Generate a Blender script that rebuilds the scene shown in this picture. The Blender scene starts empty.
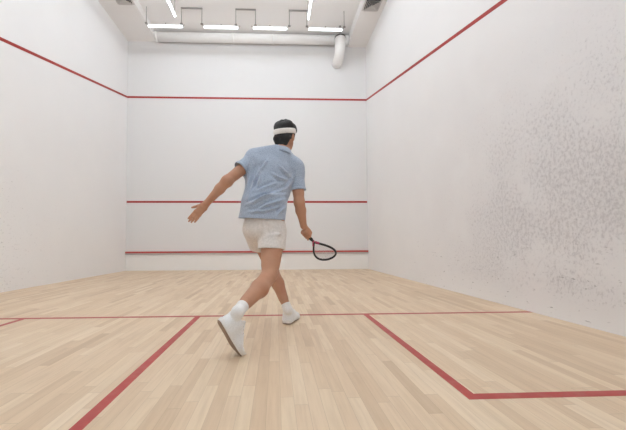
import bpy, bmesh, math, random
import numpy as np
from mathutils import Vector, Matrix
random.seed(7)
C = bpy.context.scene.collection
SC = bpy.context.scene

# ------------------------------------------------------------------ materials
def new_mat(name):
    m = bpy.data.materials.new(name); m.use_nodes = True
    nt = m.node_tree
    return m, nt, nt.nodes['Principled BSDF']

def srgb(r, g, b):
    f = lambda c: (c/255/12.92) if c/255 <= .04045 else ((c/255+.055)/1.055)**2.4
    return (f(r), f(g), f(b), 1)

class NT:
    """small helper to chain shader nodes"""
    def __init__(s, nt): s.nt = nt
    def n(s, t, **kw):
        nd = s.nt.nodes.new(t)
        for k, v in kw.items(): setattr(nd, k, v)
        return nd
    def link(s, a, b): s.nt.links.new(a, b)
    def put(s, sock, v):
        if hasattr(v, 'is_linked') or isinstance(v, bpy.types.NodeSocket): s.link(v, sock)
        else: sock.default_value = v
    def math(s, op, a, b=None, clamp=False):
        nd = s.n('ShaderNodeMath', operation=op, use_clamp=clamp)
        s.put(nd.inputs[0], a)
        if b is not None: s.put(nd.inputs[1], b)
        return nd.outputs[0]
    def mix(s, f, a, b):
        nd = s.n('ShaderNodeMix', data_type='RGBA')
        s.put(nd.inputs[0], f); s.put(nd.inputs[6], a); s.put(nd.inputs[7], b)
        return nd.outputs[2]
    def ramp(s, v, lo, hi):
        nd = s.n('ShaderNodeMapRange', interpolation_type='SMOOTHSTEP')
        s.put(nd.inputs[0], v); nd.inputs[1].default_value = lo; nd.inputs[2].default_value = hi
        return nd.outputs[0]
    def noise(s, vec, scale, detail=3, rough=.5):
        nd = s.n('ShaderNodeTexNoise'); s.put(nd.inputs['Vector'], vec)
        nd.inputs['Scale'].default_value = scale; nd.inputs['Detail'].default_value = detail
        nd.inputs['Roughness'].default_value = rough
        return nd.outputs['Fac']
    def scalev(s, vec, sc):
        nd = s.n('ShaderNodeVectorMath', operation='MULTIPLY'); s.put(nd.inputs[0], vec); nd.inputs[1].default_value = sc
        return nd.outputs[0]

def plain(name, col, rough=.5, metal=0, noise=0.0, nscale=40, bump=0.0, spec=.5, sheen=0):
    m, nt, b = new_mat(name); h = NT(nt)
    b.inputs['Roughness'].default_value = rough; b.inputs['Metallic'].default_value = metal
    b.inputs['Specular IOR Level'].default_value = spec
    if sheen: b.inputs['Sheen Weight'].default_value = sheen
    tc = h.n('ShaderNodeTexCoord')
    nz = h.noise(tc.outputs['Object'], nscale, 4)
    dark = tuple(c*(1-noise) for c in col[:3])+(1,); lite = tuple(min(1, c*(1+noise)) for c in col[:3])+(1,)
    h.link(h.mix(nz, dark, lite), b.inputs['Base Color'])
    if bump:
        bp = h.n('ShaderNodeBump'); bp.inputs['Strength'].default_value = bump; bp.inputs['Distance'].default_value = .004
        h.link(nz, bp.inputs['Height']); h.link(bp.outputs[0], b.inputs['Normal'])
    return m

WALLC = srgb(240, 239, 239)
def wall_mat(name, wear, mottled=True):
    """white court plaster; wear: 'right' chipped and pitted towards the back, 'left' faint scuffs, 'front' ball marks"""
    m, nt, b = new_mat(name); h = NT(nt)
    b.inputs['Roughness'].default_value = .55; b.inputs['Specular IOR Level'].default_value = .35
    tc = h.n('ShaderNodeTexCoord'); P = tc.outputs['Object']
    sp = h.n('ShaderNodeSeparateXYZ'); h.link(P, sp.inputs[0])
    Y, Z = sp.outputs[1], sp.outputs[2]
    big = h.noise(P, .9, 3)
    base = h.mix(big, tuple(c*.96 for c in WALLC[:3])+(1,), tuple(min(1, c*1.03) for c in WALLC[:3])+(1,))
    col = base
    if wear == 'right':
        # field of wear: grows towards the back of the court, strongest between knee and head height
        fy = h.ramp(Y, -1.0, -5.6)
        fz = h.math('MULTIPLY', h.ramp(Z, 4.6, 1.0), h.ramp(Z, -.1, .35))
        field = h.math('MULTIPLY', fy, fz)
        fn = h.noise(P, 1.7, 3)
        field = h.math('MULTIPLY', field, h.ramp(fn, -.1, .60))
        warp = h.scalev(P, (1, 1.25, .9))
        n1 = h.noise(warp, 30, 8, .85)
        thr = h.math('SUBTRACT', .74, h.math('MULTIPLY', field, .24))
        sp1 = h.math('MULTIPLY', h.math('SUBTRACT', n1, thr), 22, True)
        n2 = h.noise(h.scalev(P, (1.3, 1.1, 1)), 28, 5, .7)
        sp2 = h.math('MULTIPLY', h.math('SUBTRACT', n2, h.math('SUBTRACT', .77, h.math('MULTIPLY', field, .17))), 16, True)
        # thin level dashes lower down
        dz = h.noise(h.scalev(P, (1, 9, 34)), 1.3, 3, .6)
        dmask = h.math('MULTIPLY', h.ramp(Z, 1.2, .3), h.ramp(Y, -1.5, -4.2))
        sp3 = h.math('MULTIPLY', h.math('MULTIPLY', h.math('SUBTRACT', dz, .66), 16, True), dmask)
        # pale chips
        n4 = h.noise(h.scalev(P, (.9, 1.2, 1.2)), 26, 6, .72)
        chip = h.math('MULTIPLY', h.math('MULTIPLY', h.math('SUBTRACT', n4, .63), 20, True), field)
        grime = h.math('MULTIPLY', field, .30)
        col = h.mix(grime, col, srgb(198, 191, 194))
        col = h.mix(h.math('MULTIPLY', sp1, .32), col, srgb(160, 153, 156))
        col = h.mix(h.math('MULTIPLY', sp2, .36), col, srgb(158, 152, 154))
        col = h.mix(h.math('MULTIPLY', sp3, .75), col, srgb(150, 145, 147))
        col = h.mix(chip, col, srgb(236, 233, 230))
        bp = h.n('ShaderNodeBump'); bp.inputs['Strength'].default_value = .45; bp.inputs['Distance'].default_value = .006
        hh = h.math('SUBTRACT', h.math('MULTIPLY', n4, .5), h.math('ADD', sp1, h.math('MULTIPLY', sp2, .5)))
        hh = h.math('MULTIPLY', hh, h.math('ADD', h.math('MULTIPLY', field, .9), .1))
        h.link(hh, bp.inputs['Height']); h.link(bp.outputs[0], b.inputs['Normal'])
    elif wear == 'left':
        dz = h.noise(h.scalev(P, (1, 5, 11)), 2.2, 4, .65)
        dmask = h.math('MULTIPLY', h.ramp(Z, 2.2, .4), h.ramp(Y, -.5, -4))
        s3 = h.math('MULTIPLY', h.math('MULTIPLY', h.math('SUBTRACT', dz, .62), 12, True), dmask)
        col = h.mix(h.math('MULTIPLY', s3, .30), col, srgb(165, 160, 162))
        n1 = h.noise(P, 30, 4, .6)
        fld = h.math('MULTIPLY', h.ramp(Y, -1.0, -5.0), h.ramp(Z, 3.4, .8))
        s1 = h.math('MULTIPLY', h.math('SUBTRACT', n1, h.math('SUBTRACT', .78, h.math('MULTIPLY', fld, .24))), 14, True)
        col = h.mix(h.math('MULTIPLY', s1, .45), col, srgb(170, 165, 165))
        bp = h.n('ShaderNodeBump'); bp.inputs['Strength'].default_value = .25; bp.inputs['Distance'].default_value = .004
        h.link(n1, bp.inputs['Height']); h.link(bp.outputs[0], b.inputs['Normal'])
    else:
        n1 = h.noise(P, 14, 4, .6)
        col = h.mix(.8, col, srgb(220, 218, 217))  # greyer plaster colour offsets the lamps lighting this wall too brightly
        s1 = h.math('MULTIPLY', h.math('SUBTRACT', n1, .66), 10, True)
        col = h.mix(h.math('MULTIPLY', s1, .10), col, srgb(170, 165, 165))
    h.link(col, b.inputs['Base Color'])
    return m

def floor_mat():
    m, nt, b = new_mat('maple_strip_floor'); h = NT(nt)
    tc = h.n('ShaderNodeTexCoord'); P = tc.outputs['Object']
    sp = h.n('ShaderNodeSeparateXYZ'); h.link(P, sp.inputs[0])
    X, Y = sp.outputs[0], sp.outputs[1]
    w = .058
    xi = h.math('DIVIDE', X, w); idx = h.math('FLOOR', xi); fx = h.math('FRACT', xi)
    wn = h.n('ShaderNodeTexWhiteNoise', noise_dimensions='1D'); h.link(idx, wn.inputs['W'])
    off = h.math('MULTIPLY', wn.outputs['Value'], 3.7)
    ln = h.math('ADD', .48, h.math('MULTIPLY', h.math('FRACT', h.math('MULTIPLY', wn.outputs['Value'], 17.3)), .5))
    yi = h.math('DIVIDE', h.math('ADD', h.math('ADD', Y, 20), off), ln)
    idy = h.math('FLOOR', yi); fy = h.math('FRACT', yi)
    cv = h.n('ShaderNodeCombineXYZ'); h.link(idx, cv.inputs[0]); h.link(idy, cv.inputs[1])
    w2 = h.n('ShaderNodeTexWhiteNoise', noise_dimensions='3D'); h.link(cv.outputs[0], w2.inputs['Vector'])
    r = w2.outputs['Value']
    cr = h.n('ShaderNodeValToRGB'); h.link(r, cr.inputs[0])
    e = cr.color_ramp; e.elements[0].position = 0; e.elements[0].color = srgb(204, 177, 147)
    e.elements[1].position = 1; e.elements[1].color = srgb(232, 211, 184)
    for p, c in ((.05, srgb(214, 188, 158)), (.28, srgb(221, 196, 166)), (.6, srgb(225, 201, 172)), (.85, srgb(228, 206, 177))):
        q = e.elements.new(p); q.color = c
    # grain along the strips, shifted for each board
    sh = h.n('ShaderNodeVectorMath', operation='ADD'); h.link(P, sh.inputs[0])
    s2 = h.n('ShaderNodeVectorMath', operation='SCALE'); h.link(w2.outputs['Color'], s2.inputs[0]); s2.inputs['Scale'].default_value = 9
    h.link(s2.outputs[0], sh.inputs[1])
    g = h.noise(h.scalev(sh.outputs[0], (55, 3.2, 1)), 1, 5, .62)
    g2 = h.noise(h.scalev(sh.outputs[0], (9, 1.2, 1)), 1, 3, .5)
    col = h.mix(h.math('MULTIPLY', h.ramp(g, .35, .75), .22), cr.outputs[0], srgb(172, 140, 106))
    col = h.mix(h.math('MULTIPLY', h.ramp(g2, .55, .8), .22), col, srgb(168, 136, 104))
    # seams
    ex = h.math('MINIMUM', fx, h.math('SUBTRACT', 1, fx)); sx = h.math('LESS_THAN', ex, .013)
    ey = h.math('MULTIPLY', h.math('MINIMUM', fy, h.math('SUBTRACT', 1, fy)), ln); sy = h.math('LESS_THAN', ey, .0012)
    seam = h.math('MAXIMUM', sx, sy)
    col = h.mix(h.math('MULTIPLY', seam, .30), col, srgb(120, 92, 64))
    h.link(col, b.inputs['Base Color'])
    rg = h.math('ADD', .36, h.math('MULTIPLY', h.noise(P, 3, 3), .16))
    h.link(rg, b.inputs['Roughness']); b.inputs['Specular IOR Level'].default_value = .38
    bp = h.n('ShaderNodeBump'); bp.inputs['Strength'].default_value = .15; bp.inputs['Distance'].default_value = .001
    h.link(h.math('SUBTRACT', h.math('MULTIPLY', g, .4), seam), bp.inputs['Height']); h.link(bp.outputs[0], b.inputs['Normal'])
    return m

def line_mat(name, col, worn):
    m, nt, b = new_mat(name); h = NT(nt)
    tc = h.n('ShaderNodeTexCoord'); P = tc.outputs['Object']
    n = h.noise(P, 9, 4, .6); n2 = h.noise(h.scalev(P, (40, 3, 1)), 1, 3)
    f = h.math('MULTIPLY', h.ramp(n, .4, .75), worn)
    c = h.mix(f, col, srgb(196, 128, 112))
    c = h.mix(h.math('MULTIPLY', n2, .2), c, tuple(v*.6 for v in col[:3])+(1,))
    h.link(c, b.inputs['Base Color']); b.inputs['Roughness'].default_value = .45
    b.inputs['Specular IOR Level'].default_value = .35
    return m

def emit_mat(name, strength):
    m, nt, b = new_mat(name)
    b.inputs['Base Color'].default_value = (.9, .9, .9, 1)
    b.inputs['Emission Color'].default_value = (.825, .92, 1, 1)
    b.inputs['Emission Strength'].default_value = strength
    return m

def cloth_mat(name, a, bcol, scale, bump, rough=.9):
    m, nt, b = new_mat(name); h = NT(nt)
    tc = h.n('ShaderNodeTexCoord'); P = tc.outputs['Object']
    n = h.noise(P, scale, 4, .7); n2 = h.noise(h.scalev(P, (1, 1, 3)), scale*.16, 3)
    c = h.mix(h.ramp(n, .3, .7), a, bcol)
    c = h.mix(h.math('MULTIPLY', h.ramp(n2, .5, .8), .25), c, bcol)
    h.link(c, b.inputs['Base Color']); b.inputs['Roughness'].default_value = rough
    b.inputs['Sheen Weight'].default_value = .25; b.inputs['Specular IOR Level'].default_value = .2
    bp = h.n('ShaderNodeBump'); bp.inputs['Strength'].default_value = bump; bp.inputs['Distance'].default_value = .006
    h.link(h.math('ADD', h.math('MULTIPLY', n, .25), h.noise(P, 18, 3)), bp.inputs['Height']); h.link(bp.outputs[0], b.inputs['Normal'])
    return m

def glass_mat():
    m, nt, b = new_mat('clear_glass'); h = NT(nt)
    t = h.n('ShaderNodeBsdfTransparent'); t.inputs[0].default_value = (.93, .96, .95, 1)
    g = h.n('ShaderNodeBsdfGlossy'); g.inputs['Roughness'].default_value = .02
    mx = h.n('ShaderNodeMixShader'); fr = h.n('ShaderNodeFresnel'); fr.inputs[0].default_value = 1.45
    h.link(fr.outputs[0], mx.inputs[0]); h.link(t.outputs[0], mx.inputs[1]); h.link(g.outputs[0], mx.inputs[2])
    h.link(mx.outputs[0], nt.nodes['Material Output'].inputs['Surface'])
    return m

def skin_mat():
    m, nt, b = new_mat('skin'); h = NT(nt)
    tc = h.n('ShaderNodeTexCoord'); P = tc.outputs['Object']
    n = h.noise(P, 14, 4); n2 = h.noise(P, 5, 3)
    c = h.mix(n, srgb(178, 128, 100), srgb(196, 148, 120))
    c = h.mix(h.math('MULTIPLY', h.ramp(n2, .45, .75), .35), c, srgb(176, 112, 86))
    h.link(c, b.inputs['Base Color']); b.inputs['Roughness'].default_value = .5
    b.inputs['Subsurface Weight'].default_value = .06; b.inputs['Subsurface Radius'].default_value = (.012, .005, .003)
    b.inputs['Specular IOR Level'].default_value = .4
    return m

def hair_mat():
    m, nt, b = new_mat('black_hair'); h = NT(nt)
    tc = h.n('ShaderNodeTexCoord'); P = tc.outputs['Object']
    n = h.noise(h.scalev(P, (1.6, 1.6, .5)), 75, 4, .7)
    h.link(h.mix(n, srgb(10, 9, 9), srgb(32, 28, 26)), b.inputs['Base Color'])
    b.inputs['Roughness'].default_value = .6
    bp = h.n('ShaderNodeBump'); bp.inputs['Strength'].default_value = .9; bp.inputs['Distance'].default_value = .006
    h.link(n, bp.inputs['Height']); h.link(bp.outputs[0], b.inputs['Normal'])
    return m

M = dict(
    floor=floor_mat(), wr=wall_mat('white_plaster_chipped', 'right'), wl=wall_mat('white_plaster_scuffed', 'left'),
    wf=wall_mat('white_plaster_front_dimmed', 'front'), ceil=plain('ceiling_paint', srgb(238, 235, 233), .8, noise=.02, nscale=2),
    bulk=plain('bulkhead_paint', srgb(236, 233, 231), .75, noise=.02, nscale=2),
    fline=line_mat('red_floor_paint', srgb(182, 72, 68), .35), wline=line_mat('red_wall_paint', srgb(168, 46, 42), .12),
    tin=plain('tin_white', srgb(238, 236, 233), .5, noise=.02, nscale=5), tinred=line_mat('red_tin_paint', srgb(192, 82, 76), .2),
    tinlip=plain('tin_lip', srgb(190, 187, 184), .4),
    duct=plain('white_duct', srgb(238, 236, 234), .45, noise=.02, nscale=6),
    ring=plain('dark_rubber_ring', srgb(74, 70, 68), .6), dark=plain('vent_inside', srgb(70, 66, 64), .8),
    vent=plain('vent_metal', srgb(205, 200, 197), .5), steel=plain('grey_steel', srgb(150, 145, 141), .5, .2, noise=.08),
    housing=plain('lamp_housing', srgb(230, 228, 226), .4), lamp=emit_mat('tube_glow', 3.5), lamp_fill=emit_mat('tube_glow_fill', 12.0),  # second glow is brighter, for the added unseen tube rows
    skin=skin_mat(), hair=hair_mat(),
    shirt=cloth_mat('blue_heather_pique', srgb(144, 156, 176), srgb(182, 192, 207), 160, .35),
    shorts=cloth_mat('pale_grey_cotton', srgb(206, 197, 190), srgb(222, 213, 207), 60, .4),
    band=cloth_mat('white_towelling', srgb(226, 221, 216), srgb(238, 234, 230), 220, .5),
    sock=cloth_mat('white_ribbed_sock', srgb(226, 222, 219), srgb(240, 237, 235), 140, .4),
    shoe=cloth_mat('white_mesh_shoe', srgb(222, 220, 220), srgb(240, 239, 239), 200, .3, .7),
    midsole=plain('white_foam', srgb(232, 228, 224), .6, noise=.03),
    tread=plain('brown_grey_tread', srgb(152, 130, 114), .75, noise=.2, nscale=60, bump=.4),
    lace=plain('white_lace', srgb(214, 212, 212), .8),
    black=plain('black_gloss_frame', srgb(32, 30, 31), .3, noise=.1), grip=plain('black_rubber_grip', srgb(26, 25, 26), .7, noise=.2, nscale=200, bump=.3),
    pink=plain('magenta_accent', srgb(176, 44, 92), .4), string=plain('pale_string', srgb(196, 190, 192), .4),
    glass=glass_mat(), eyew=plain('eye_white', srgb(235, 230, 226), .2), iris=plain('brown_iris', srgb(52, 34, 24), .2), lip=plain('lip', srgb(168, 98, 88), .45),
)

# ------------------------------------------------------------------ object helpers
def link(name, verts, faces, mats, parent=None, base=(0, 0, 0), smooth=False, midx=None):
    """verts in the frame of `base`'s world; stored relative to base (or to the parent's base)"""
    me = bpy.data.meshes.new(name)
    b = Vector(base)
    if isinstance(verts, np.ndarray):
        vv = (verts-np.array(base)).astype(float)
        me.from_pydata([tuple(v) for v in vv], [], [tuple(f) for f in faces])
    else:
        me.from_pydata([tuple(Vector(v)-b) for v in verts], [], [tuple(f) for f in faces])
    me.validate(); me.update()
    for m in (mats if isinstance(mats, (list, tuple)) else [mats]): me.materials.append(m)
    if smooth: me.polygons.foreach_set('use_smooth', [True]*len(me.polygons))
    if midx is not None and len(midx) == len(me.polygons): me.polygons.foreach_set('material_index', [int(i) for i in midx])
    o = bpy.data.objects.new(name, me); C.objects.link(o)
    if parent is not None: o.parent = parent
    else: o.location = b
    return o

def tag(o, label=None, cat=None, group=None, kind=None):
    if label: o['label'] = label
    if cat: o['category'] = cat
    if group: o['group'] = group
    if kind: o['kind'] = kind
    return o

def empty(name, loc):
    o = bpy.data.objects.new(name, None); C.objects.link(o); o.location = loc; o.empty_display_size = .1
    return o

class MB:
    def __init__(s): s.v = []; s.f = []
    def box(s, x0, x1, y0, y1, z0, z1):
        n = len(s.v)
        s.v += [(x, y, z) for z in (z0, z1) for x, y in ((x0, y0), (x1, y0), (x1, y1), (x0, y1))]
        s.f += [tuple(n+i for i in q) for q in ((0, 3, 2, 1), (4, 5, 6, 7), (0, 1, 5, 4), (1, 2, 6, 5), (2, 3, 7, 6), (3, 0, 4, 7))]
        return s
    def prism(s, q4, dvec):
        n = len(s.v); k = len(q4)
        s.v += [tuple(q) for q in q4]+[tuple(Vector(q)+Vector(dvec)) for q in q4]
        s.f += [tuple(range(n, n+k))[::-1], tuple(range(n+k, n+2*k))]
        s.f += [(n+i, n+(i+1) % k, n+k+(i+1) % k, n+k+i) for i in range(k)]
        return s
    def tube(s, pts, r, seg=12, closed=False, caps=True, up=None, r2=None):
        """sweep; r scalar or list; r2 (radius along `up`) for an oval section"""
        pts = [Vector(p) for p in pts]; N = len(pts); n0 = len(s.v)
        prev = None
        for i, p in enumerate(pts):
            a = pts[(i-1) % N] if (closed or i > 0) else p
            c = pts[(i+1) % N] if (closed or i < N-1) else p
            t = (c-a).normalized()
            if up is not None: u = Vector(up)
            elif prev is not None: u = prev
            else: u = Vector((0, 0, 1)) if abs(t.z) < .9 else Vector((1, 0, 0))
            u = (u-t*u.dot(t)).normalized(); prev = u; w = t.cross(u)
            ri = r[i] if isinstance(r, (list, tuple)) else r
            rj = ri if r2 is None else r2
            for k in range(seg):
                an = 2*math.pi*k/seg
                s.v.append(tuple(p+w*(ri*math.cos(an))+u*(rj*math.sin(an))))
        M_ = N if closed else N-1
        for i in range(M_):
            for k in range(seg):
                a = n0+i*seg+k; b = n0+i*seg+(k+1) % seg
                c = n0+((i+1) % N)*seg+(k+1) % seg; d = n0+((i+1) % N)*seg+k
                s.f.append((a, b, c, d))
        if caps and not closed:
            s.f.append(tuple(range(n0, n0+seg))[::-1]); s.f.append(tuple(n0+(N-1)*seg+k for k in range(seg)))
        return s
    def build(s, name, mat, parent=None, base=(0, 0, 0), smooth=False, bevel=0):
        o = link(name, s.v, s.f, mat, parent, base, smooth)
        if bevel:
            md = o.modifiers.new('bevel', 'BEVEL'); md.width = bevel; md.segments = 2
        return o

def copy_tree(o, parent=None):
    c = o.copy(); C.objects.link(c)
    if parent is not None: c.parent = parent
    for ch in list(o.children): copy_tree(ch, c)
    return c

# ------------------------------------------------------------------ the court (x from the left wall, y = 0 at the front wall, z up)
W, L, ZC = 6.4, 9.75, 6.30
tag(MB().box(-.15, W+.15, -L-.15, .15, -.12, 0).build('floor', M['floor']), kind='structure')
tag(MB().box(-.15, W+.15, -L-.15, .15, ZC, ZC+.12).build('ceiling', M['ceil']), kind='structure')
tag(MB().box(-.15, 0, -L, 0, 0, ZC).build('wall_left', M['wl']), kind='structure')
tag(MB().box(W, W+.15, -L, 0, 0, ZC).build('wall_right', M['wr']), kind='structure')
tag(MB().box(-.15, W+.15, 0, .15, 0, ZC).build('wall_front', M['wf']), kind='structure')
# back wall: solid above, unseen glass below, added to let world light in as fill
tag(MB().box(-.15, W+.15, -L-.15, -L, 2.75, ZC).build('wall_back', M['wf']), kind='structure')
wn_ = tag(MB().box(0, W, -L-.012, -L, 0, 2.75).build('fill_window_1', M['glass']), kind='structure')
n_trim = [0]
def trim(mb, mat, bevel=0):
    n_trim[0] += 1
    return tag(mb.build('trim_%d' % n_trim[0], mat, bevel=bevel), kind='structure')
# bulkheads along both side walls under the ceiling
trim(MB().box(0, .775, -L, 0, 6.10, ZC), M['bulk'])
trim(MB().box(5.90, W, -L, 0, 6.05, ZC), M['bulk'])
# painted lines: floor
T = .0008
trim(MB().box(0, W, -5.49, -5.44, 0, T), M['fline'])                       # short line
trim(MB().box(3.175, 3.225, -L, -5.49, 0, T), M['fline'])                  # half-court line
trim(MB().box(4.75, 4.80, -7.14, -5.49, 0, T), M['fline'])                 # right service box
trim(MB().box(4.80, W, -7.14, -7.09, 0, T), M['fline'])
trim(MB().box(1.60, 1.65, -7.14, -5.49, 0, T), M['fline'])                 # left service box
trim(MB().box(0, 1.60, -7.14, -7.09, 0, T), M['fline'])
# walls
trim(MB().box(0, W, -.003, 0, 4.57, 4.62), M['wline'])                     # out line, front
trim(MB().box(.012, W-.012, -.003, 0, 1.78, 1.83), M['wline'])                     # service line
sl = 2.44/9.75
for x, dx in ((0, .003), (W, -.003)):                                      # sloping side-wall lines
    z0 = 4.57; zb = 4.57-sl*(L)
    q = [(x, 0, z0), (x, 0, z0+.05), (x, -L, zb+.05), (x, -L, zb)]
    trim(MB().prism(q, (dx, 0, 0)), M['wline'])
# tin
t = empty('tin_board', (W/2, -.0, 0))
tag(t, 'low white tin board with red top edge along the foot of the front wall', 'tin')
MB().box(.004, W-.004, -.018, -.001, 0.0, .415).build('panel', M['tin'], t, (W/2, 0, 0))
MB().box(.004, W-.004, -.045, -.001, .455, .50).build('top_strip', M['tinred'], t, (W/2, 0, 0))['label'] = 'red painted top strip'
MB().box(.004, W-.004, -.049, -.001, .418, .452).build('lip', M['tinlip'], t, (W/2, 0, 0))

# ------------------------------------------------------------------ overhead: duct, drop pipe, vents, lamps
dz, dy, dr = 6.14, -.15, .116
d = empty('ventilation_duct', (W/2, dy, dz))
tag(d, 'white round ventilation duct running level along the top of the front wall', 'duct')
MB().tube([(.775, dy, dz), (5.90, dy, dz)], dr, 28).build('pipe', M['duct'], d, (W/2, dy, dz), True)
for x in (.82, 2.82, 3.87, 5.84):
    MB().tube([(x-.03, dy, dz), (x+.03, dy, dz)], dr+.008, 28).build('coupling', M['duct'], d, (W/2, dy, dz), True)
px, py = 5.60, -.47
p = empty('drop_pipe', (px, 0, 5.36))
tag(p, 'short white pipe hanging in front of the duct and bending into the front wall', 'pipe')
pts = [(px, py, 6.0), (px, py, 5.87)]
for k in range(1, 9):
    a = math.pi/2*k/8; R_ = .30
    pts.append((px, py+R_*(1-math.cos(a)), 5.87-R_*math.sin(a)))
pts.append((px, 0, 5.57))
MB().tube(pts, .130, 26).build('pipe', M['duct'], p, (px, 0, 5.36), True)
MB().tube([(px, py, 5.985), (px, py, 6.015)], .137, 26).build('ring', M['ring'], p, (px, 0, 5.36), True)['label'] = 'dark ring at the pipe top'
MB().tube([(px, py, 6.0), (px, py, ZC)], .03, 10).build('hanger', M['steel'], p, (px, 0, 5.36), True)

def vent(cx, cy, z, w, label):
    o = empty('ceiling_vent', (cx, cy, z)); tag(o, label, 'vent', 'square vents in the ceiling bulkheads')
    b = (cx, cy, z)
    MB().box(cx-w/2+.02, cx+w/2-.02, cy-w/2+.02, cy+w/2-.02, z-.004, z-.001).build('backing', M['dark'], o, b)
    def ring(a0, z0, a1, z1, th):
        mb = MB()
        c0 = [(cx+sx*a0, cy+sy*a0, z0) for sx, sy in ((-1, -1), (1, -1), (1, 1), (-1, 1))]
        c1 = [(cx+sx*a1, cy+sy*a1, z1) for sx, sy in ((-1, -1), (1, -1), (1, 1), (-1, 1))]
        for i in range(4):
            j = (i+1) % 4
            mb.prism([c0[i], c0[j], c1[j], c1[i]], (0, 0, th))
        return mb
    ring(w/2, z-.012, w/2-.035, z-.016, .010).build('frame', M['vent'], o, b)
    for k in range(4):
        a = (w/2-.04)*(1-k/4.3)
        ring(a, z-.050, a-.030, z-.012, .002).build('louvre', M['vent'], o, b)
vent(.575, -1.52, 6.10, .38, 'square louvred vent in the bulkhead above the left wall')
vent(6.105, -1.56, 6.05, .38, 'square louvred vent in the bulkhead above the chipped right wall')

TZ = 5.835
def make_tube_light(ln, mat='lamp'):
    """tube along local x, centre at the origin"""
    o = empty('tube_light', (0, 0, 0))
    h = ln/2
    MB().tube([(-h+.012, 0, 0), (h-.012, 0, 0)], .023, 16, up=(0, 0, 1)).build('tube', M[mat], o, smooth=True)
    MB().box(-h, h, -.022, .022, .021, .042).build('housing', M['housing'], o, bevel=.004)
    for s in (-1, 1):
        MB().tube([(s*(h-.014), 0, 0), (s*(h+.012), 0, 0)], .025, 16, up=(0, 0, 1)).build('end_cap', M['housing'], o, smooth=True)
        e = MB().tube([(s*(h+.005), 0, .03), (s*(h+.03), 0, .05), (s*(h+.045), 0, .03), (s*(h+.03), 0, .005)], .007, 8)
        e.build('hook', M['steel'], o, smooth=True)
    MB().tube([(0, 0, .043), (0, 0, .08)], .012, 8).build('mount', M['steel'], o, smooth=True)
    return o
cross = make_tube_light(.82); long_ = make_tube_light(.92); fill_tube = make_tube_light(.82, 'lamp_fill')
CX = [1.335, 2.64, 3.80, 5.135]
lab = ['white tube light over the front wall, beside the left bulkhead',
       'white tube light over the front wall, second out from the left bulkhead',
       'white tube light over the front wall, third out from the left bulkhead',
       'white tube light over the front wall, directly above the drop pipe']
used = {'c': False, 'l': False, 'b': False}
def put(kind, x, y, rot, label, group):
    src = {'c': cross, 'l': long_, 'b': fill_tube}[kind]
    o = copy_tree(src) if used[kind] else src
    used[kind] = True
    o.location = (x, y, TZ); o.rotation_euler = (0, 0, rot)
    tag(o, label, 'lamp', group)
for x, l in zip(CX, lab): put('c', x, -1.0, 0, l, 'tube lights in a row over the front wall')
LX = [1.665, 4.685]
put('l', LX[0], -1.80, math.pi/2, 'tube light pointing towards the front wall on the side of the left bulkhead', 'tube lights running lengthways')
put('l', LX[1], -1.80, math.pi/2, 'tube light pointing towards the front wall on the side of the chipped right wall', 'tube lights running lengthways')
# added fill: unseen tube rows overhead, closer set and brighter than the front lamps
for y in (-2.7, -3.5, -4.3, -5.1, -5.9, -6.7, -7.5, -8.3, -9.1):
    for x in CX: put('b', x, y, 0, 'added tube light high overhead further back, unseen fill light', 'added fill tube lights overhead')

def bracket(x0, x1, label):
    b = ((x0+x1)/2, -1.0, ZC)
    o = empty('hanging_bracket', b); tag(o, label, 'bracket', 'grey brackets between the tube lights')
    MB().box(x0-.012, x1+.012, -1.012, -.988, ZC-.026, ZC-.0).build('crossbar', M['steel'], o, b)
    for x in (x0, x1):
        MB().tube([(x, -1, TZ+.06), (x, -1, ZC-.03)], .008, 8).build('rod', M['steel'], o, b, True)
        MB().box(x-.03, x+.03, -1.02, -.98, TZ+.058, TZ+.085).build('clamp', M['steel'], o, b, bevel=.006)
bracket(1.705, 2.185, 'grey inverted U bracket between the tube lights nearest the left bulkhead')
bracket(2.99, 3.455, 'grey inverted U bracket between the two middle tube lights')
bracket(4.265, 4.69, 'grey inverted U bracket next to the tube light above the drop pipe')
def rod(x, y, label):
    o = empty('hanging_rod', (x, y, ZC)); tag(o, label, 'rod', 'single grey rods holding tube lights')
    MB().tube([(x, y, TZ+.06), (x, y, ZC)], .008, 8).build('rod', M['steel'], o, (x, y, ZC), True)
    MB().box(x-.03, x+.03, y-.02, y+.02, TZ+.058, TZ+.085).build('clamp', M['steel'], o, (x, y, ZC), bevel=.006)
rod(.885, -1.0, 'single grey rod at the wall end of the tube light beside the left bulkhead')
rod(5.59, -1.0, 'single grey rod at the wall end of the tube light above the drop pipe')
rod(1.635, -1.27, 'single grey rod at the front end of the lengthways tube by the left bulkhead')
rod(4.685, -1.285, 'single grey rod at the front end of the lengthways tube by the right wall')

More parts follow.
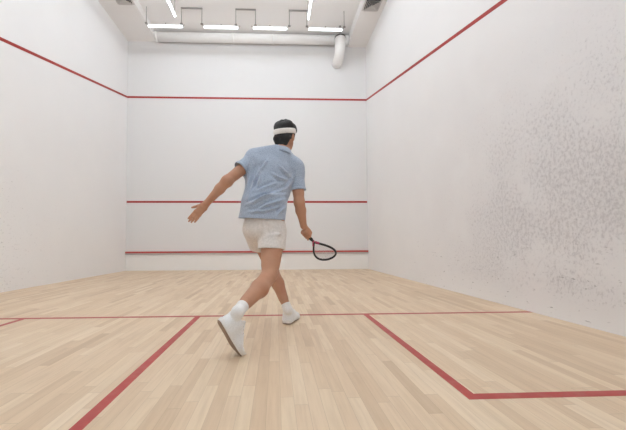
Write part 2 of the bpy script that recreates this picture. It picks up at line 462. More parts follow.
# ------------------------------------------------------------------ smooth solid modelling on a grid
class Field:
    def __init__(s, lo, hi, h):
        s.lo = np.array(lo, float); s.h = h
        s.n = np.ceil((np.array(hi)-s.lo)/h).astype(int)+1
        s.S = np.full(s.n, 1.0, np.float32)
    def sub(s, lo, hi):
        a = np.clip(np.floor((np.array(lo)-s.lo)/s.h).astype(int), 0, s.n-1)
        b = np.clip(np.ceil((np.array(hi)-s.lo)/s.h).astype(int)+1, 1, s.n)
        sl_ = tuple(slice(i, j) for i, j in zip(a, b))
        ax = [(np.arange(i, j)*s.h+o).astype(np.float32) for i, j, o in zip(a, b, s.lo)]
        return sl_, np.meshgrid(*ax, indexing='ij', sparse=True)
    @staticmethod
    def capd(P, a, b, ra, rb, lat=None, end=None):
        """distance to a tapered capsule; ra/rb scalar or (width, depth) with lateral direction `lat`"""
        a = np.array(a, float); b = np.array(b, float); ab = b-a; L2 = max(ab@ab, 1e-9)
        X, Y, Z = P
        qx, qy, qz = X-a[0], Y-a[1], Z-a[2]
        t = np.clip((qx*ab[0]+qy*ab[1]+qz*ab[2])/L2, 0, 1)
        qx, qy, qz = qx-t*ab[0], qy-t*ab[1], qz-t*ab[2]
        if lat is None:
            return np.sqrt(qx*qx+qy*qy+qz*qz)-(ra+(rb-ra)*t)
        w = ra[0]+(rb[0]-ra[0])*t; dd = ra[1]+(rb[1]-ra[1])*t
        ax = ab/math.sqrt(L2) if L2 > 1e-8 else np.array((0, 0, 1.))
        l = np.array(lat, float); l = l-ax*(l@ax); l /= np.linalg.norm(l); n = np.cross(ax, l)
        m = np.minimum(w, dd) if end is None else end
        ql = qx*l[0]+qy*l[1]+qz*l[2]; qn = qx*n[0]+qy*n[1]+qz*n[2]; qa = qx*ax[0]+qy*ax[1]+qz*ax[2]
        k0 = np.sqrt((ql/w)**2+(qn/dd)**2+(qa/m)**2); k1 = np.sqrt((ql/w**2)**2+(qn/dd**2)**2+(qa/m**2)**2)+1e-6
        return k0*(k0-1)/k1
    def box_of(s, a, b, ra, rb, k, end=None):
        r = max(np.max(ra), np.max(rb), end or 0)+k+3*s.h
        return np.minimum(a, b)-r, np.maximum(a, b)+r
    def add(s, a, b, ra, rb=None, k=.02, lat=None, end=None, cut=None):
        """smooth union with a capsule; cut = (point, normal): only the side against the normal is kept"""
        rb = ra if rb is None else rb
        sl_, P = s.sub(*s.box_of(np.array(a, float), np.array(b, float), ra, rb, k, end))
        D = s.capd(P, a, b, ra, rb, lat, end)
        if cut is not None:
            c, n = np.array(cut[0], float), np.array(cut[1], float); n = n/np.linalg.norm(n)
            D = np.maximum(D, (P[0]-c[0])*n[0]+(P[1]-c[1])*n[1]+(P[2]-c[2])*n[2])
        A = s.S[sl_]
        if k > 0:
            hh = np.maximum(k-np.abs(A-D), 0)/k
            s.S[sl_] = np.minimum(A, D)-hh*hh*k*.25
        else: s.S[sl_] = np.minimum(A, D)
    def ell(s, c, rad, axes, k=.02):
        """ellipsoid with radii along three axes"""
        ax = np.array(axes, float); r = max(rad)+k+3*s.h
        sl_, P = s.sub(np.array(c)-r, np.array(c)+r)
        q = [P[i]-c[i] for i in range(3)]
        u = [q[0]*a[0]+q[1]*a[1]+q[2]*a[2] for a in ax]
        k0 = np.sqrt(sum((u[i]/rad[i])**2 for i in range(3))); k1 = np.sqrt(sum((u[i]/rad[i]**2)**2 for i in range(3)))+1e-6
        D = k0*(k0-1)/k1
        A = s.S[sl_]
        hh = np.maximum(k-np.abs(A-D), 0)/max(k, 1e-6)
        s.S[sl_] = np.minimum(A, D)-hh*hh*k*.25
    def carve(s, a, b, ra, rb=None, k=.0, lat=None, end=None):
        rb = ra if rb is None else rb
        sl_, P = s.sub(*s.box_of(np.array(a, float), np.array(b, float), ra, rb, .01, end))
        D = -s.capd(P, a, b, ra, rb, lat, end); A = s.S[sl_]
        if k > 0:
            hh = np.maximum(k-np.abs(A-D), 0)/k
            s.S[sl_] = np.maximum(A, D)+hh*hh*k*.25
        else: s.S[sl_] = np.maximum(A, D)
    def plane(s, c, n):
        sl_, P = s.sub(s.lo, s.lo+s.n*s.h)
        n = np.array(n, float)/np.linalg.norm(n)
        s.S = np.maximum(s.S, ((P[0]-c[0])*n[0]+(P[1]-c[1])*n[1]+(P[2]-c[2])*n[2]).astype(np.float32))
    def mesh(s, smooth=2):
        S = s.S; ins = S < 0
        nx, ny, nz = S.shape
        cnt = np.zeros((nx-1, ny-1, nz-1), np.int8)
        for i in (0, 1):
            for j in (0, 1):
                for k in (0, 1): cnt += ins[i:nx-1+i, j:ny-1+j, k:nz-1+k]
        act = (cnt > 0) & (cnt < 8)
        I = np.argwhere(act); idm = np.full(act.shape, -1, np.int32); idm[act] = np.arange(len(I))
        acc = np.zeros((len(I), 3)); num = np.zeros(len(I))
        cor = [(i, j, k) for i in (0, 1) for j in (0, 1) for k in (0, 1)]
        val = {c: S[I[:, 0]+c[0], I[:, 1]+c[1], I[:, 2]+c[2]].astype(float) for c in cor}
        for a in cor:
            for ax in range(3):
                if a[ax] == 0:
                    b = list(a); b[ax] = 1; b = tuple(b)
                    va, vb = val[a], val[b]; m = (va < 0) != (vb < 0)
                    tt = np.where(m, va/np.where(m, va-vb, 1), 0)
                    for c in range(3): acc[:, c] += np.where(m, a[c]+(tt if c == ax else 0), 0)
                    num += m
        V = (I+acc/num[:, None])*s.h+s.lo
        F = []
        for ax in range(3):
            sa = [slice(None)]*3; sb = [slice(None)]*3; sa[ax] = slice(0, -1); sb[ax] = slice(1, None)
            ch = ins[tuple(sa)] != ins[tuple(sb)]
            E_ = np.argwhere(ch)
            o1, o2 = [(1, 2), (2, 0), (0, 1)][ax]
            ok = (E_[:, o1] > 0) & (E_[:, o2] > 0) & (E_[:, o1] < S.shape[o1]-1) & (E_[:, o2] < S.shape[o2]-1)
            E_ = E_[ok]
            def cell(d1, d2):
                q = E_.copy(); q[:, o1] -= d1; q[:, o2] -= d2
                return idm[q[:, 0], q[:, 1], q[:, 2]]
            Q = np.stack([cell(1, 1), cell(0, 1), cell(0, 0), cell(1, 0)], 1)
            pos = ins[E_[:, 0], E_[:, 1], E_[:, 2]]
            Q[~pos] = Q[~pos][:, ::-1]
            F.append(Q)
        F = np.concatenate(F); F = F[(F >= 0).all(1)]
        e = np.concatenate([F[:, [0, 1]], F[:, [1, 2]], F[:, [2, 3]], F[:, [3, 0]]])
        for it in range(smooth):
            sm = np.zeros_like(V); dg = np.zeros(len(V))
            for c in range(3):
                sm[:, c] = np.bincount(e[:, 0], V[e[:, 1], c], len(V))+np.bincount(e[:, 1], V[e[:, 0], c], len(V))
            dg = np.bincount(e[:, 0], minlength=len(V))+np.bincount(e[:, 1], minlength=len(V))
            V = V*.4+.6*sm/np.maximum(dg, 1)[:, None]
        return V, F

v3 = lambda *a: np.array(a, float)
def unit(a): a = np.array(a, float); return a/np.linalg.norm(a)

# ------------------------------------------------------------------ the player: joints (world metres)
BASE = (3.85, -6.0, 0)
pelvis = v3(3.849, -6.0, .811); waist = v3(3.833, -5.97, .95); chest = v3(3.868, -5.90, 1.152); upper = v3(3.90, -5.875, 1.28)
neck = v3(3.985, -5.845, 1.44); headc = v3(4.006, -5.80, 1.590)
rhip, rknee, rank = v3(3.912, -5.98, .80), v3(3.880, -6.20, .452), v3(3.702, -6.606, .274)
lhip, lknee, lank = v3(3.776, -5.95, .80), v3(3.888, -5.66, .46), v3(4.022, -5.82, .125)
lsh, lelb, lwr = v3(3.715, -5.92, 1.325), v3(3.549, -6.02, 1.16), v3(3.392, -6.02, .985)
rsh, relb, rwr = v3(4.098, -5.83, 1.315), v3(4.121, -5.86, 1.018), v3(4.160, -5.815, .822)
latU = unit((.97, .24, 0)); latP = unit((1, -.12, 0))
# head frame: turned to the player's right and tipped forward
hf = unit((.40, .92, .0)); hu = unit(np.array((.0, .0, 1))-hf*(np.array((.0, .0, 1))@hf)); hr = np.cross(hf, hu)
# racket axis (from the hand to the head) and lateral direction
ra = unit((.619, .543, -.567)); rl = np.array((.776, -.533, .337)); rl = unit(rl-ra*(rl@ra)); rn = np.cross(ra, rl)
fist = v3(4.180, -5.785, .758)

def foot_frame(heel, toe, n):
    x = unit(np.array(toe)-np.array(heel)); z = np.array(n, float); z = unit(z-x*(z@x)); y = np.cross(z, x)
    return np.array(heel, float), x, y, z
RF = foot_frame((3.592, -6.640, .228), (3.690, -6.540, .004), (.85, .50, .30))
LF = foot_frame((4.006, -5.825, 0), (4.100, -5.575, 0), (0, 0, 1))
def fp(fr, x, y, z): return fr[0]+(fr[1]*x+fr[2]*y+fr[3]*z)*1.06
B = Field((3.16, -6.74, .03), (4.36, -5.52, 1.76), .0036)
# trunk
B.add(pelvis+v3(0, .005, .03), waist, (.140, .098), (.130, .095), .03, latP)
B.add(waist, chest, (.130, .095), (.150, .105), .03, latU)
B.add(chest, upper, (.150, .105), (.160, .092), .03, latU)
B.add(upper, v3(3.95, -5.865, 1.37), (.155, .085), (.085, .065), .05, latU)
B.add(lsh, rsh, .052, .052, .05)
B.add(v3(3.945, -5.87, 1.36), headc+hu*-.06-hf*.015, .062, .056, .03)
# legs
def chain(F, pts, rad, k=.02, lat=None):
    for i in range(len(pts)-1): F.add(pts[i], pts[i+1], rad[i], rad[i+1], k, lat)
B.add(rhip, rknee, .088, .056, .04); B.add(rhip*.55+rknee*.45+v3(0, -.008, 0), rhip*.2+rknee*.8, .079, .061, .03)
B.add(rknee, rank, .047, .031, .03)
sd = unit(rank-rknee); back = unit(np.cross(sd, np.cross(v3(-.3, -.2, -1), sd)))     # calf side
B.add(rknee+sd*.05+back*.014, rknee+sd*.17+back*.022, .050, .056, .03); B.add(rknee+sd*.17+back*.022, rknee+sd*.36+back*.004, .056, .036, .03)
B.add(rank, fp(RF, .062, 0, .066), .030, .027, .02)
B.add(lhip, lknee, .086, .056, .015); B.add(lknee, lank, .046, .032, .03)
ls = unit(lank-lknee); lb = unit((.05, -.8, .1))
B.add(lknee+ls*.05+lb*.010, lknee+ls*.15+lb*.014, .045, .050, .03); B.add(lknee+ls*.15+lb*.014, lknee+ls*.29, .050, .033, .03)
B.add(lank, fp(LF, .062, 0, .066), .032, .028, .02)
# arms
B.add(lsh, lelb, .050, .040, .03); B.add(lelb, lelb*.65+lwr*.35, .039, .038, .03); B.add(lelb*.65+lwr*.35, lwr, .038, .025, .02)
B.add(lelb+v3(0, -.004, -.006), lelb+v3(.01, -.008, -.008), .034, .034, .02)
B.add(rsh, relb, .050, .041, .03); B.add(relb, relb*.65+rwr*.35, .041, .042, .03); B.add(relb*.65+rwr*.35, rwr, .042, .027, .02)
B.add(rsh*.5+relb*.5, rsh*.25+relb*.75, .047, .043, .02)

def finger(F, p0, d0, curl_ax, lens, curls, r0, r1):
    p = np.array(p0, float); d_ = unit(d0); n = len(lens); rr = np.linspace(r0, r1, n+1)
    tot = 0
    for i, (ln, cu) in enumerate(zip(lens, curls)):
        a = math.radians(cu); ax = unit(curl_ax)
        d_ = d_*math.cos(a)+np.cross(ax, d_)*math.sin(a)+ax*(ax@d_)*(1-math.cos(a))
        q = p+d_*ln
        F.add(p, q, rr[i], rr[i+1], .005); p = q
    return p
# left hand: relaxed, back of the hand towards the camera, thumb on the upper side
hd = unit(v3(3.212, -5.985, .802)-lwr); ht = unit(np.array((-.62, -.15, .77))-hd*(np.array((-.62, -.15, .77))@hd)); hn = np.cross(hd, ht)
if hn[1] > 0: hn = -hn                                                # dorsal normal, to the back
B.add(lwr, lwr+hd*.035, (.026, .019), (.034, .016), .012, ht)
B.add(lwr+hd*.035, lwr+hd*.100, (.034, .016), (.034, .0125), .012, ht)
ca = np.cross(hd, -hn)
for off, ln, sp_ in ((.025, .092, .0), (.0085, .103, -.01), (-.009, .094, -.03), (-.026, .076, -.06)):
    kn = lwr+hd*(.103-abs(off)*.15)+ht*off
    finger(B, kn, hd+ht*sp_, ca, (ln*.46, ln*.30, ln*.24), (4+abs(off)*40, 7, 6), .0092, .0068)
finger(B, lwr+hd*.030+ht*.020-hn*.004, hd*.86+ht*.46-hn*.25, ca, (.040, .032, .026), (0, 10, 10), .0125, .0080)
# right hand: closed round the racket handle
G = .0150
e1 = np.array((.62, -.66, .25)); e1 = unit(e1-ra*(e1@ra)); e2 = np.cross(ra, e1)
if e2[2] > 0: e2 = -e2
pc = fist+e1*.026
B.add(rwr, pc-e2*.024, .024, .018, .014)
B.add(pc-e2*.022-ra*.024, pc-e2*.022+ra*.024, .015, .015, .014)
for i in range(4):
    s_ = (.033-.0215*i)
    ax0 = fist+ra*s_
    rad_f = (.0088, .0090, .0088, .0080)[i]; R_ = G+rad_f*.85
    B.add(pc-e2*.022+ra*s_*.8, ax0+e1*(R_+.005)+e2*.010, .0125, .0105, .010)
    prev = ax0+e1*(R_+.005)+e2*.010; angs = (45, 85, 125, 165, 205, 240)
    for j, an in enumerate(angs):
        a = math.radians(an); q = ax0+(e1*math.cos(a)+e2*math.sin(a))*(R_+(.004 if j == 0 else 0))
        B.add(prev, q, rad_f+.001-.0004*j, rad_f+.0006-.0004*j, .004); prev = q
B.add(pc-e2*.01-ra*.01, fist-ra*.026-e2*.004, .017, .016, .012)
tb = pc-e2*.022+ra*.020
for q, r_ in ((fist+ra*.050-e2*(G+.010)+e1*.006, .0125), (fist+ra*.066-e1*(G+.004)-e2*.012, .0105), (fist+ra*.070-e1*(G+.008)+e2*.010, .0085)):
    B.add(tb, q, r_+.001, r_, .006); tb = q
# head
ax3 = (hr, hf, hu)
B.ell(headc+hu*.022-hf*.006, (.0745, .094, .084), ax3, .02)
B.ell(headc+hf*.030-hu*.045, (.060, .062, .072), ax3, .03)
B.ell(headc+hf*.062-hu*.098, (.024, .020, .016), ax3, .03)                 # chin
B.add(headc+hf*.040-hu*.088+hr*.010, headc-hf*.005-hu*.065+hr*.052, .022, .022, .03)    # jaw
B.add(headc+hf*.040-hu*.088-hr*.010, headc-hf*.005-hu*.065-hr*.052, .022, .022, .03)
B.add(headc+hf*.088+hu*.006, headc+hf*.106-hu*.034, .008, .0125, .012)     # nose
for s in (-1, 1):
    B.add(headc+hf*.100-hu*.036+hr*s*.006, headc+hf*.090-hu*.037+hr*s*.013, .007, .008, .008)
    B.add(headc+hf*.086+hu*.020+hr*s*.012, headc+hf*.070+hu*.020+hr*s*.048, .008, .008, .012)   # brow
    B.carve(headc+hf*.097+hu*.002+hr*s*.031, headc+hf*.097+hu*.002+hr*s*.033, .017, None, .010)
    B.ell(headc+hf*.0735+hu*.001+hr*s*.031, (.0125,)*3, ax3, .002)                               # eyeball
    B.ell(headc-hf*.012-hu*.022+hr*s*.079, (.007, .019, .033), (unit(hr*s-hf*.35), unit(hf+hr*s*.35), hu), .008)   # ear
    B.carve(headc-hf*.008-hu*.020+hr*s*.091, headc-hf*.008-hu*.028+hr*s*.091, .009, None, .004)
B.add(headc+hf*.087-hu*.060-hr*.018, headc+hf*.087-hu*.060+hr*.018, .0065, .0065, .006)
B.add(headc+hf*.086-hu*.071-hr*.014, headc+hf*.086-hu*.071+hr*.014, .0065, .0065, .006)
B.carve(headc+hf*.097-hu*.0655-hr*.02, headc+hf*.097-hu*.0655+hr*.02, .0028, None, .002)
V, F = B.mesh(2)
# a knee-back crease, elbow crease and so on are in the shapes above; eyes and lips get their own colour
cent = V[F].mean(1); q = cent-headc
a_, f_, u_ = q@hr, q@hf, q@hu
mi = np.zeros(len(F), int)
for s in (-1, 1):
    de = np.linalg.norm(cent-(headc+hf*.0735+hu*.001+hr*s*.031), axis=1)
    rad2 = np.hypot(a_-s*.031, u_-.001); alm = ((a_-s*.031)/.0135)**2+((u_-.001)/.0058)**2 < 1
    mi[(np.abs(u_-.021-.004*np.sin((np.abs(a_)-.012)/.036*3.14)) < .0036) & (a_*s > .012) & (a_*s < .047) & (f_ > .05)] = 4
    mi[(de < .0150) & (f_ > .074) & alm] = 1
    mi[(de < .0150) & (f_ > .074) & alm & (rad2 < .0056)] = 2
mi[((a_/.023)**2+((u_+.0655)/.0085)**2 < 1) & (f_ > .078)] = 3
man = link('person', V, F, [M['skin'], M['eyew'], M['iris'], M['lip'], M['hair']], None, BASE, True, mi)
tag(man, 'person in blue polo shirt and pale shorts striding across the court with a racket', 'person')
del B

# shirt ---------------------------------------------------------------
S = Field((3.54, -6.14, .80), (4.26, -5.66, 1.54), .0040)
hemc = v3(3.812, -5.980, .866)
S.add(v3(3.808, -5.985, .80), v3(3.833, -5.968, .98), (.190, .142), (.178, .132), .03, latP, cut=(hemc, (-.05, .04, -1)))
S.add(v3(3.833, -5.965, .98), v3(3.866, -5.905, 1.14), (.176, .128), (.183, .128), .03, latU)
S.add(v3(3.866, -5.905, 1.14), v3(3.905, -5.88, 1.27), (.183, .128), (.180, .112), .03, latU)
S.add(v3(3.905, -5.88, 1.27), v3(3.955, -5.865, 1.375), (.170, .105), (.085, .078), .06, latU)
S.add(lsh+v3(.045, .01, .012), rsh+v3(-.045, -.01, .012), .062, .062, .05)
S.add(v3(3.945, -5.868, 1.38), v3(3.975, -5.852, 1.43), .086, .070, .03)
S.add(v3(3.752, -5.905, 1.382), v3(3.915, -5.870, 1.416), .070, .075, .03)
S.add(v3(4.10, -5.83, 1.312), v3(4.00, -5.85, 1.390), .068, .066, .04)
lc = v3(3.648, -5.965, 1.262); lax = unit(lelb-lsh)
S.add(lsh+v3(.02, 0, .008), lc+lax*.03, .066, .066, .045, cut=(lc, lax))
rc = v3(4.116, -5.845, 1.118); rax = unit((.04, -.03, -1))
S.add(rsh+v3(-.02, 0, .0), rsh+v3(.004, -.005, -.06), .070, .066, .04)
S.add(rsh+v3(.004, -.005, -.06), rc+rax*.03, .062, .062, .02, cut=(rc, rax))
# folds pulled across the back, and hanging down the left side
# openings
S.carve(v3(3.808, -5.985, .78), v3(3.815, -5.980, .890), (.176, .128), (.172, .125), 0, latP, .01)
S.carve(lc+lax*.03, lc-lax*.02, (.058, .058), None, 0, (0, 1, 0), .008); S.carve(rc+rax*.03, rc-rax*.02, (.056, .056), None, 0, (0, 1, 0), .008)
S.carve(v3(3.975, -5.852, 1.44), v3(3.995, -5.84, 1.52), .060, .066)
V, F = S.mesh(2)
def vnorm(V, F):
    n = np.cross(V[F[:, 2]]-V[F[:, 0]], V[F[:, 3]]-V[F[:, 1]]); N = np.zeros_like(V)
    for k in range(4):
        for c in range(3): N[:, c] += np.bincount(F[:, k], n[:, c], len(V))
    return N/np.maximum(np.linalg.norm(N, axis=1), 1e-12)[:, None]
def crease(V, F, folds, amp, wid):
    """raise soft ridges with a hollow beside them along lines given in (x, z) on the back of a garment"""
    N = vnorm(V, F); facing = np.clip(-N[:, 1]*1.6-.25, 0, 1); D = np.zeros(len(V))
    for fo in folds:
        fo = np.array(fo); best = np.full(len(V), 1e9); sg = np.zeros(len(V)); al = np.zeros(len(V)); tot = len(fo)-1
        for i in range(tot):
            a, b = fo[i], fo[i+1]; ab = b-a; q = V[:, [0, 2]]-a
            t = np.clip((q@ab)/(ab@ab), 0, 1); r = q-t[:, None]*ab; d = np.hypot(r[:, 0], r[:, 1])
            m = d < best; best[m] = d[m]; sg[m] = np.sign(q[:, 0]*ab[1]-q[:, 1]*ab[0])[m]; al[m] = ((i+t)/tot)[m]
        s_ = best*sg; fade = np.sin(np.clip(al, 0, 1)*math.pi*.86+.22)
        D += amp*fade*(np.exp(-(s_/wid)**2)-.75*np.exp(-((s_-1.9*wid)/(1.2*wid))**2)-.25*np.exp(-((s_+1.9*wid)/(1.2*wid))**2))
    D *= np.clip((V[:, 2]-V[:, 2].min()-.008)/.045, 0, 1)
    return V+N*(D*facing)[:, None]
V = crease(V, F, [[(4.008, 1.104), (3.803, 1.012), (3.698, 0.967)],
[(4.003, 1.061), (3.833, 1.028), (3.728, 0.959)],
[(3.997, 1.016), (3.863, 0.964), (3.758, 0.904)],
[(3.747, 1.309), (3.721, 1.194), (3.686, 1.081)],
[(3.792, 1.271), (3.746, 1.119), (3.71, 1.012)],
[(3.865, 1.332), (3.804, 1.24), (3.755, 1.157)],
[(4.08, 1.241), (4.049, 1.165), (4.012, 1.107)],
[(3.902, 1.218), (3.955, 1.188), (4.008, 1.18)],
[(3.972, 0.959), (3.833, 0.914), (3.713, 0.91)],
[(3.932, 1.142), (3.849, 1.104), (3.758, 1.07)],
[(3.955, 1.287), (4.001, 1.241), (4.046, 1.218)],
[(4.015, 0.967), (3.961, 0.921), (3.939, 0.884)],
[(3.819, 1.225), (3.788, 1.119), (3.743, 1.065)],
], .0145, .0105)
shirt = link('shirt', V, F, M['shirt'], man, BASE, True)
shirt['label'] = 'blue heather short sleeved polo shirt'
# collar: a folded band round the neck
cn = unit((.18, .12, 1)); c0 = v3(3.978, -5.852, 1.441); cu_ = unit(np.cross(cn, (0, 1, 0))); cv_ = np.cross(cn, cu_)
mb = MB(); ring_n = 48; prof = [(.066, .018), (.071, .022), (.077, .016), (.086, -.012), (.094, -.030), (.084, -.030), (.074, -.008)]
for i in range(ring_n):
    a = 2*math.pi*i/ring_n
    for r, z in prof: mb.v.append(tuple(c0+(cu_*math.cos(a)+cv_*math.sin(a))*r+cn*z))
for i in range(ring_n):
    for j in range(len(prof)):
        k = (j+1) % len(prof); n_ = (i+1) % ring_n; m_ = len(prof)
        mb.f.append((i*m_+j, n_*m_+j, n_*m_+k, i*m_+k))
mb.build('collar', M['shirt'], shirt, BASE, True)
# ribbed cuffs
for nm, c, ax, r in (('cuff', lc, lax, .0685), ('cuff', rc, rax, .0650)):
    u = unit(np.cross(ax, (0, 1, 0))); w_ = np.cross(ax, u)
    mb = MB(); mb.tube([tuple(c-ax*.010+(u*math.cos(a)+w_*math.sin(a))*(r-.004)) for a in np.linspace(0, 2*math.pi, 40, endpoint=False)], .0045, 8, closed=True, up=tuple(ax), r2=.011)
    mb.build('cuff', M['shirt'], shirt, BASE, True)

# shorts --------------------------------------------------------------
S = Field((3.62, -6.24, .56), (4.10, -5.68, .98), .0040)
S.add(v3(3.836, -5.980, .91), v3(3.840, -5.990, .785), (.148, .104), (.165, .120), .03, latP)
rh = v3(3.893, -6.075, .633); rdir = unit(rknee-rhip); lh = v3(3.820, -5.835, .622); ldir = unit(lknee-lhip)
S.add(rhip+v3(-.006, .005, -.02), rh+rdir*.03, .099, .100, .03, cut=(rh, (-.03, -.12, -1)))
S.add(rhip*.6+rh*.4, rh+rdir*.03, (.100, .098), (.099, .100), .02, latP, cut=(rh, (-.03, -.12, -1)))
S.add(lhip+v3(-.004, -.004, -.01), lh+ldir*.03, .107, .104, .03, cut=(lh, (-.05, .18, -1)))
for a, b, r in (((3.83, -6.08, .80), (3.96, -6.07, .70), .008), ((3.84, -6.09, .75), (3.92, -6.13, .705), .009), ((3.845, -6.12, .715), (3.96, -6.13, .745), .008),
                ((3.87, -6.1, .83), (3.95, -6.07, .78), .007), ((3.83, -6.09, .84), (3.845, -6.11, .74), .007), ((3.72, -6.02, .80), (3.76, -5.98, .68), .007)):
    S.add(np.array(a), np.array(b), r, r*.8, .025)
S.carve(rh+rdir*.05, rh-rdir*.012, (.090, .090), None, 0, latP, .006); S.carve(lh+ldir*.05, lh-ldir*.012, (.094, .094), None, 0, latP, .006)
V, F = S.mesh(2)
shorts = link('shorts', V, F, M['shorts'], man, BASE, True); shorts['label'] = 'pale grey cotton shorts'

# hair and headband -----------------------------------------------------
S = Field(headc-.17, headc+.17, .0034)
hx = lambda a, f, u: headc+hr*a+hf*f+hu*u
S.ell(hx(0, -.012, .022), (.084, .099, .092), ax3, .01)
S.ell(hx(0, -.006, .060), (.088, .102, .056), ax3, .01)
S.add(hx(.050, .050, .072), hx(.055, .080, .066), .030, .024, .02)
S.add(hx(-.035, .03, .088), hx(.04, .05, .088), .036, .036, .03)           # puff on top, swept forward
S.add(hx(-.045, -.03, .085), hx(.045, -.03, .085), .034, .034, .03)
S.add(hx(-.01, .100, .070), hx(.045, .095, .066), .022, .020, .02)
S.add(hx(-.03, .075, .088), hx(.045, .080, .082), .026, .026, .02)
rs = np.random.RandomState(3)
for i in range(95):                                                         # locks
    a = rs.uniform(-.07, .07); f = rs.uniform(-.085, .085); ln = rs.uniform(.015, .035); dx = rs.uniform(-.3, .3)
    r2_ = 1-(a/.085)**2-(f/.105)**2
    if r2_ <= 0: continue
    u = .030+.100*math.sqrt(r2_)
    S.add(hx(a, f, u), hx(a+dx*ln, f+ln, u+.012), .011, .004, .006)
S.add(hx(-.045, -.070, -.040), hx(-.035, -.074, -.085), .032, .022, .02)    # nape
S.add(hx(.045, -.070, -.040), hx(.035, -.074, -.085), .032, .020, .02)
S.add(hx(0, -.078, -.040), hx(0, -.076, -.088), .028, .020, .02)
S.add(hx(.074, .020, .01), hx(.076, .018, -.022), .010, .006, .01)         # sideburns
S.add(hx(-.074, .020, .01), hx(-.076, .018, -.022), .010, .006, .01)
# clear the face and the ears
S.carve(hx(0, .125, -.04), hx(0, .118, .018), (.095, .060), (.090, .052), 0, hr)
for s in (-1, 1): S.carve(hx(s*.102, -.010, -.036), hx(s*.102, -.006, -.018), .034, None, .004)
S.plane(hx(0, 0, -.108), -hu)
V, F = S.mesh(1)
hair = link('hair', V, F, M['hair'], man, BASE, True); hair['label'] = 'short black hair'
bn = unit(hu-hf*.24); b1 = hr; b2 = np.cross(bn, b1); bc = hx(0, -.008, .032)
mb = MB(); ring_n = 64; prof = [(-.002, -.020), (.004, -.021), (.008, -.012), (.009, 0), (.008, .012), (.004, .021), (-.002, .020)]
for i in range(ring_n):
    a = 2*math.pi*i/ring_n
    for r, z in prof: mb.v.append(tuple(bc+b1*math.cos(a)*(.0865+r)+b2*math.sin(a)*(.1030+r)+bn*z))
for i in range(ring_n):
    for j in range(len(prof)):
        k = (j+1) % len(prof); n_ = (i+1) % ring_n; m_ = len(prof)
        mb.f.append((i*m_+j, n_*m_+j, n_*m_+k, i*m_+k))
mb.build('headband', M['band'], man, BASE, True)['label'] = 'white towelling headband'

# socks -------------------------------------------------------------------
def sock(p0, p1, p2, r0, r1, lo, hi):
    S = Field(lo, hi, .0036)
    S.add(p0, p1, r0, r1, .01, cut=(p0+unit(p1-p0)*.004, unit(p0-p1))); S.add(p1, p2, r1, r1+.002, .02)
    S.add(p0+unit(p1-p0)*.004, p0+unit(p1-p0)*.022, r0+.0015, r0, .006)
    S.plane(p0, p0-p1)
    V, F = S.mesh(1)
    link('sock', V, F, M['sock'], man, BASE, True)['label'] = 'white sock'
ra_in = fp(RF, .060, 0, .068); la_in = fp(LF, .060, 0, .068)
sd2 = unit(ra_in-rknee)
sock(rank+unit(rknee-rank)*.070, rank, ra_in, .0365, .0345, rank-.2, rank+.2)
sock(lank+unit(lknee-lank)*.052, lank, la_in, .037, .037, lank-.2, lank+.2)
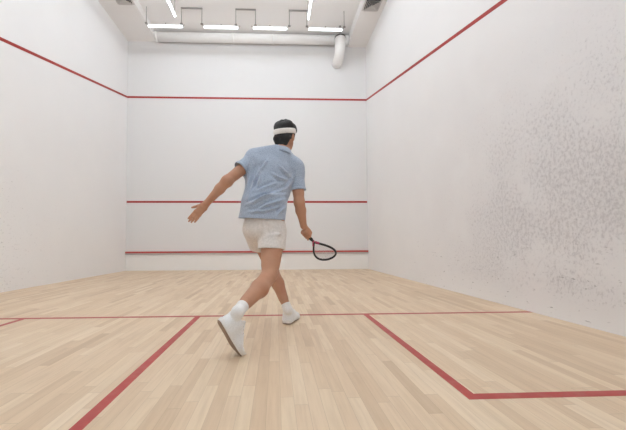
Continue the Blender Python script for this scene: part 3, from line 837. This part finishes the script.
# shoes -----------------------------------------------------------------
def shoe(fr, mir, label):
    S = Field((-.03, -.07, -.01), (.31, .07, .14), .0034)
    wd = (0, 1, 0)
    LN = .282
    S.add((.045, 0, .035), (.060, 0, .040), (.036, .036), (.036, .036), .02, wd)
    S.add((.038, 0, .030), (.038, 0, .078), .036, .034, .02)                       # heel counter
    S.add((.065, 0, .035), (.072, 0, .086), .039, .038, .03)                       # collar
    S.add((.085, mir*.002, .070), (.150, mir*.004, .060), .038, .035, .03)           # instep
    S.add((.085, 0, .030), (.185, mir*.006, .030), (.040, .030), (.047, .028), .03, wd)
    S.add((.185, mir*.006, .030), (.240, mir*.004, .026), (.047, .026), (.036, .019), .03, wd)
    S.add((.235, mir*.003, .025), (.258, mir*.0, .024), (.034, .018), (.022, .015), .02, wd)
    S.add((.122, 0, .095), (.104, 0, .122), .018, .012, .015)                      # tongue
    S.add((.010, 0, .085), (.004, 0, .108), .010, .008, .015)                      # heel tab
    S.carve((.062, 0, .105), (.068, 0, .17), (.034, .029), (.040, .032), .006, (1, 0, 0), .012)
    S.plane((0, 0, .010), (0, 0, -1))
    V, F = S.mesh(2)
    wv = fr[0]+(V[:, :1]*fr[1]+V[:, 1:2]*fr[2]+V[:, 2:]*fr[3])*1.06
    o = link('shoe', wv, F, M['shoe'], man, BASE, True); o['label'] = label
    # sole: outline of a footprint, raised at the toe
    def outline(g):
        pr = [(0, 0), (.004, .020), (.020, .034), (.05, .037), (.09, .036), (.13, .037), (.17, .044), (.205, .047), (.235, .041), (.262, .028), (.278, .012), (.282, 0)]
        up_ = [(x, y) for x, y in pr]; dn = [(x, -y*.94) for x, y in pr[-2:0:-1]]
        cx_ = .14
        return [(cx_+(x-cx_)*(1+g/.14), mir*.003*math.sin(math.pi*x/LN)+y*(1+g/.042)) for x, y in up_+dn]
    def spring(x): return .014*max(0, (x-.19)/.09)**2+.004*max(0, (.03-x)/.03)**2
    def slab(name, z0, z1, g0, g1, mat):
        mb = MB(); lv = [(z0, g0-.004), (z0+.003, g0), (z1-.004, g1), (z1, g1-.003)]
        for z, g in lv:
            for x, y in outline(g): mb.v.append(tuple(fp(fr, x, y, z+spring(x))))
        n = len(outline(0))
        for a in range(len(lv)-1):
            for i in range(n): mb.f.append((a*n+i, a*n+(i+1) % n, (a+1)*n+(i+1) % n, (a+1)*n+i))
        mb.f.append(tuple(range(n))[::-1]); mb.f.append(tuple(range((len(lv)-1)*n, len(lv)*n)))
        return mb.build(name, mat, o, BASE)
    slab('midsole', .006, .032, .002, .003, M['midsole'])
    slab('outsole', 0, .008, .0, .001, M['tread'])['label'] = 'brown grey treaded outsole'
    mb = MB()
    for k in range(5):
        x = .112+.018*k; zt = .108-.0100*k
        mb.tube([tuple(fp(fr, x, yy, zt-abs(yy)*.35+.004)) for yy in (-.026, -.012, 0, .012, .026)], .0028, 6)
    mb.build('laces', M['lace'], o, BASE, True)
    return o
shoe(RF, 1, 'white running shoe with heel lifted and tread showing')
shoe(LF, -1, 'white running shoe planted flat on the floor')

# ------------------------------------------------------------------ racket
RB = tuple(fist)
rk = empty('racket', RB); tag(rk, 'black teardrop shaped squash racket with pink throat held in the right hand', 'racket')
HL, HWm = .266, .131
T0 = fist+ra*.128
def head_pt(ph, g=0):
    s = HL*(1-math.cos(ph))/2; w = HWm*math.sin(ph)*max(1e-6, (1-math.cos(ph))/2)**.6
    return s, w
def rp(s, w, n=0): return tuple(T0+ra*s+rl*w+rn*n)
N = 96
loop = [head_pt(2*math.pi*i/N) if i <= N/2 else (head_pt(2*math.pi-2*math.pi*i/N)[0], -head_pt(2*math.pi-2*math.pi*i/N)[1]) for i in range(N)]
loop = [(s, w) for s, w in loop]
MB().tube([rp(s, w) for s, w in loop], .0085, 10, closed=True, up=tuple(rn), r2=.0115).build('frame', M['black'], rk, RB, True)
MB().tube([tuple(fist+ra*.070), tuple(fist+ra*.134)], [.0125, .0095], 12).build('shaft', M['black'], rk, RB, True)
mb = MB()
for s in (-1, 1):
    mb.tube([rp(x, s*y) for x, y in ((.004, .010), (.018, .019), (.034, .031))], .0088, 10, up=tuple(rn), r2=.0115)
mb.tube([tuple(fist+ra*.108), tuple(fist+ra*.120)], .0125, 12)
mb.build('throat_accent', M['pink'], rk, RB, True)['label'] = 'pink throat band'
MB().tube([tuple(fist-ra*.024), tuple(fist+ra*.090)], [.0150, .0142], 8).build('grip', M['grip'], rk, RB)
MB().tube([tuple(fist-ra*.030), tuple(fist-ra*.022)], [.0165, .0165], 12).build('butt_cap', M['black'], rk, RB, True)
mb = MB()
ph = np.linspace(0.001, math.pi-.001, 400); hs = HL*(1-np.cos(ph))/2; hw = HWm*np.sin(ph)*((1-np.cos(ph))/2)**.6
for s in np.arange(.03, HL-.01, .017):
    w = float(np.interp(s, hs, hw)); mb.tube([rp(s, -w), rp(s, w)], .0008, 5)
for w in np.arange(-.096, .0961, .016):
    ok = hs[hw > abs(w)+.0005]
    if len(ok) > 2: mb.tube([rp(ok.min(), w), rp(ok.max(), w)], .0008, 5)
mb.build('strings', M['string'], rk, RB)

# ------------------------------------------------------------------ camera, world, view
cam = bpy.data.cameras.new('camera'); co = bpy.data.objects.new('camera', cam); C.objects.link(co)
f_px, yaw, pit, rol = 318.58, .0375747, .0286174, -.0048700
cam.sensor_fit = 'HORIZONTAL'; cam.sensor_width = 36; cam.lens = f_px*36/626
cam.shift_x = 24.965/626; cam.shift_y = 20.370/626; cam.clip_start = .02
fw = v3(math.sin(yaw)*math.cos(pit), math.cos(yaw)*math.cos(pit), math.sin(pit)); rt = v3(math.cos(yaw), -math.sin(yaw), 0); up = np.cross(rt, fw)
r2 = math.cos(rol)*rt+math.sin(rol)*up; u2 = -math.sin(rol)*rt+math.cos(rol)*up
mw = Matrix(((r2[0], u2[0], -fw[0], 3.92757), (r2[1], u2[1], -fw[1], -8.49128), (r2[2], u2[2], -fw[2], .66621), (0, 0, 0, 1)))
co.matrix_world = mw
SC.camera = co
wd = bpy.data.worlds.new('world'); SC.world = wd; wd.use_nodes = True
wd.node_tree.nodes['Background'].inputs[0].default_value = (.86, .92, 1, 1); wd.node_tree.nodes['Background'].inputs[1].default_value = .55
vs = SC.view_settings
vs.view_transform = 'Standard'; vs.look = 'None'; vs.gamma = 1; vs.use_curve_mapping = False; vs.exposure = 0.97
SC.cycles.max_bounces = 16; SC.cycles.diffuse_bounces = 10
SC.cycles.use_denoising = True
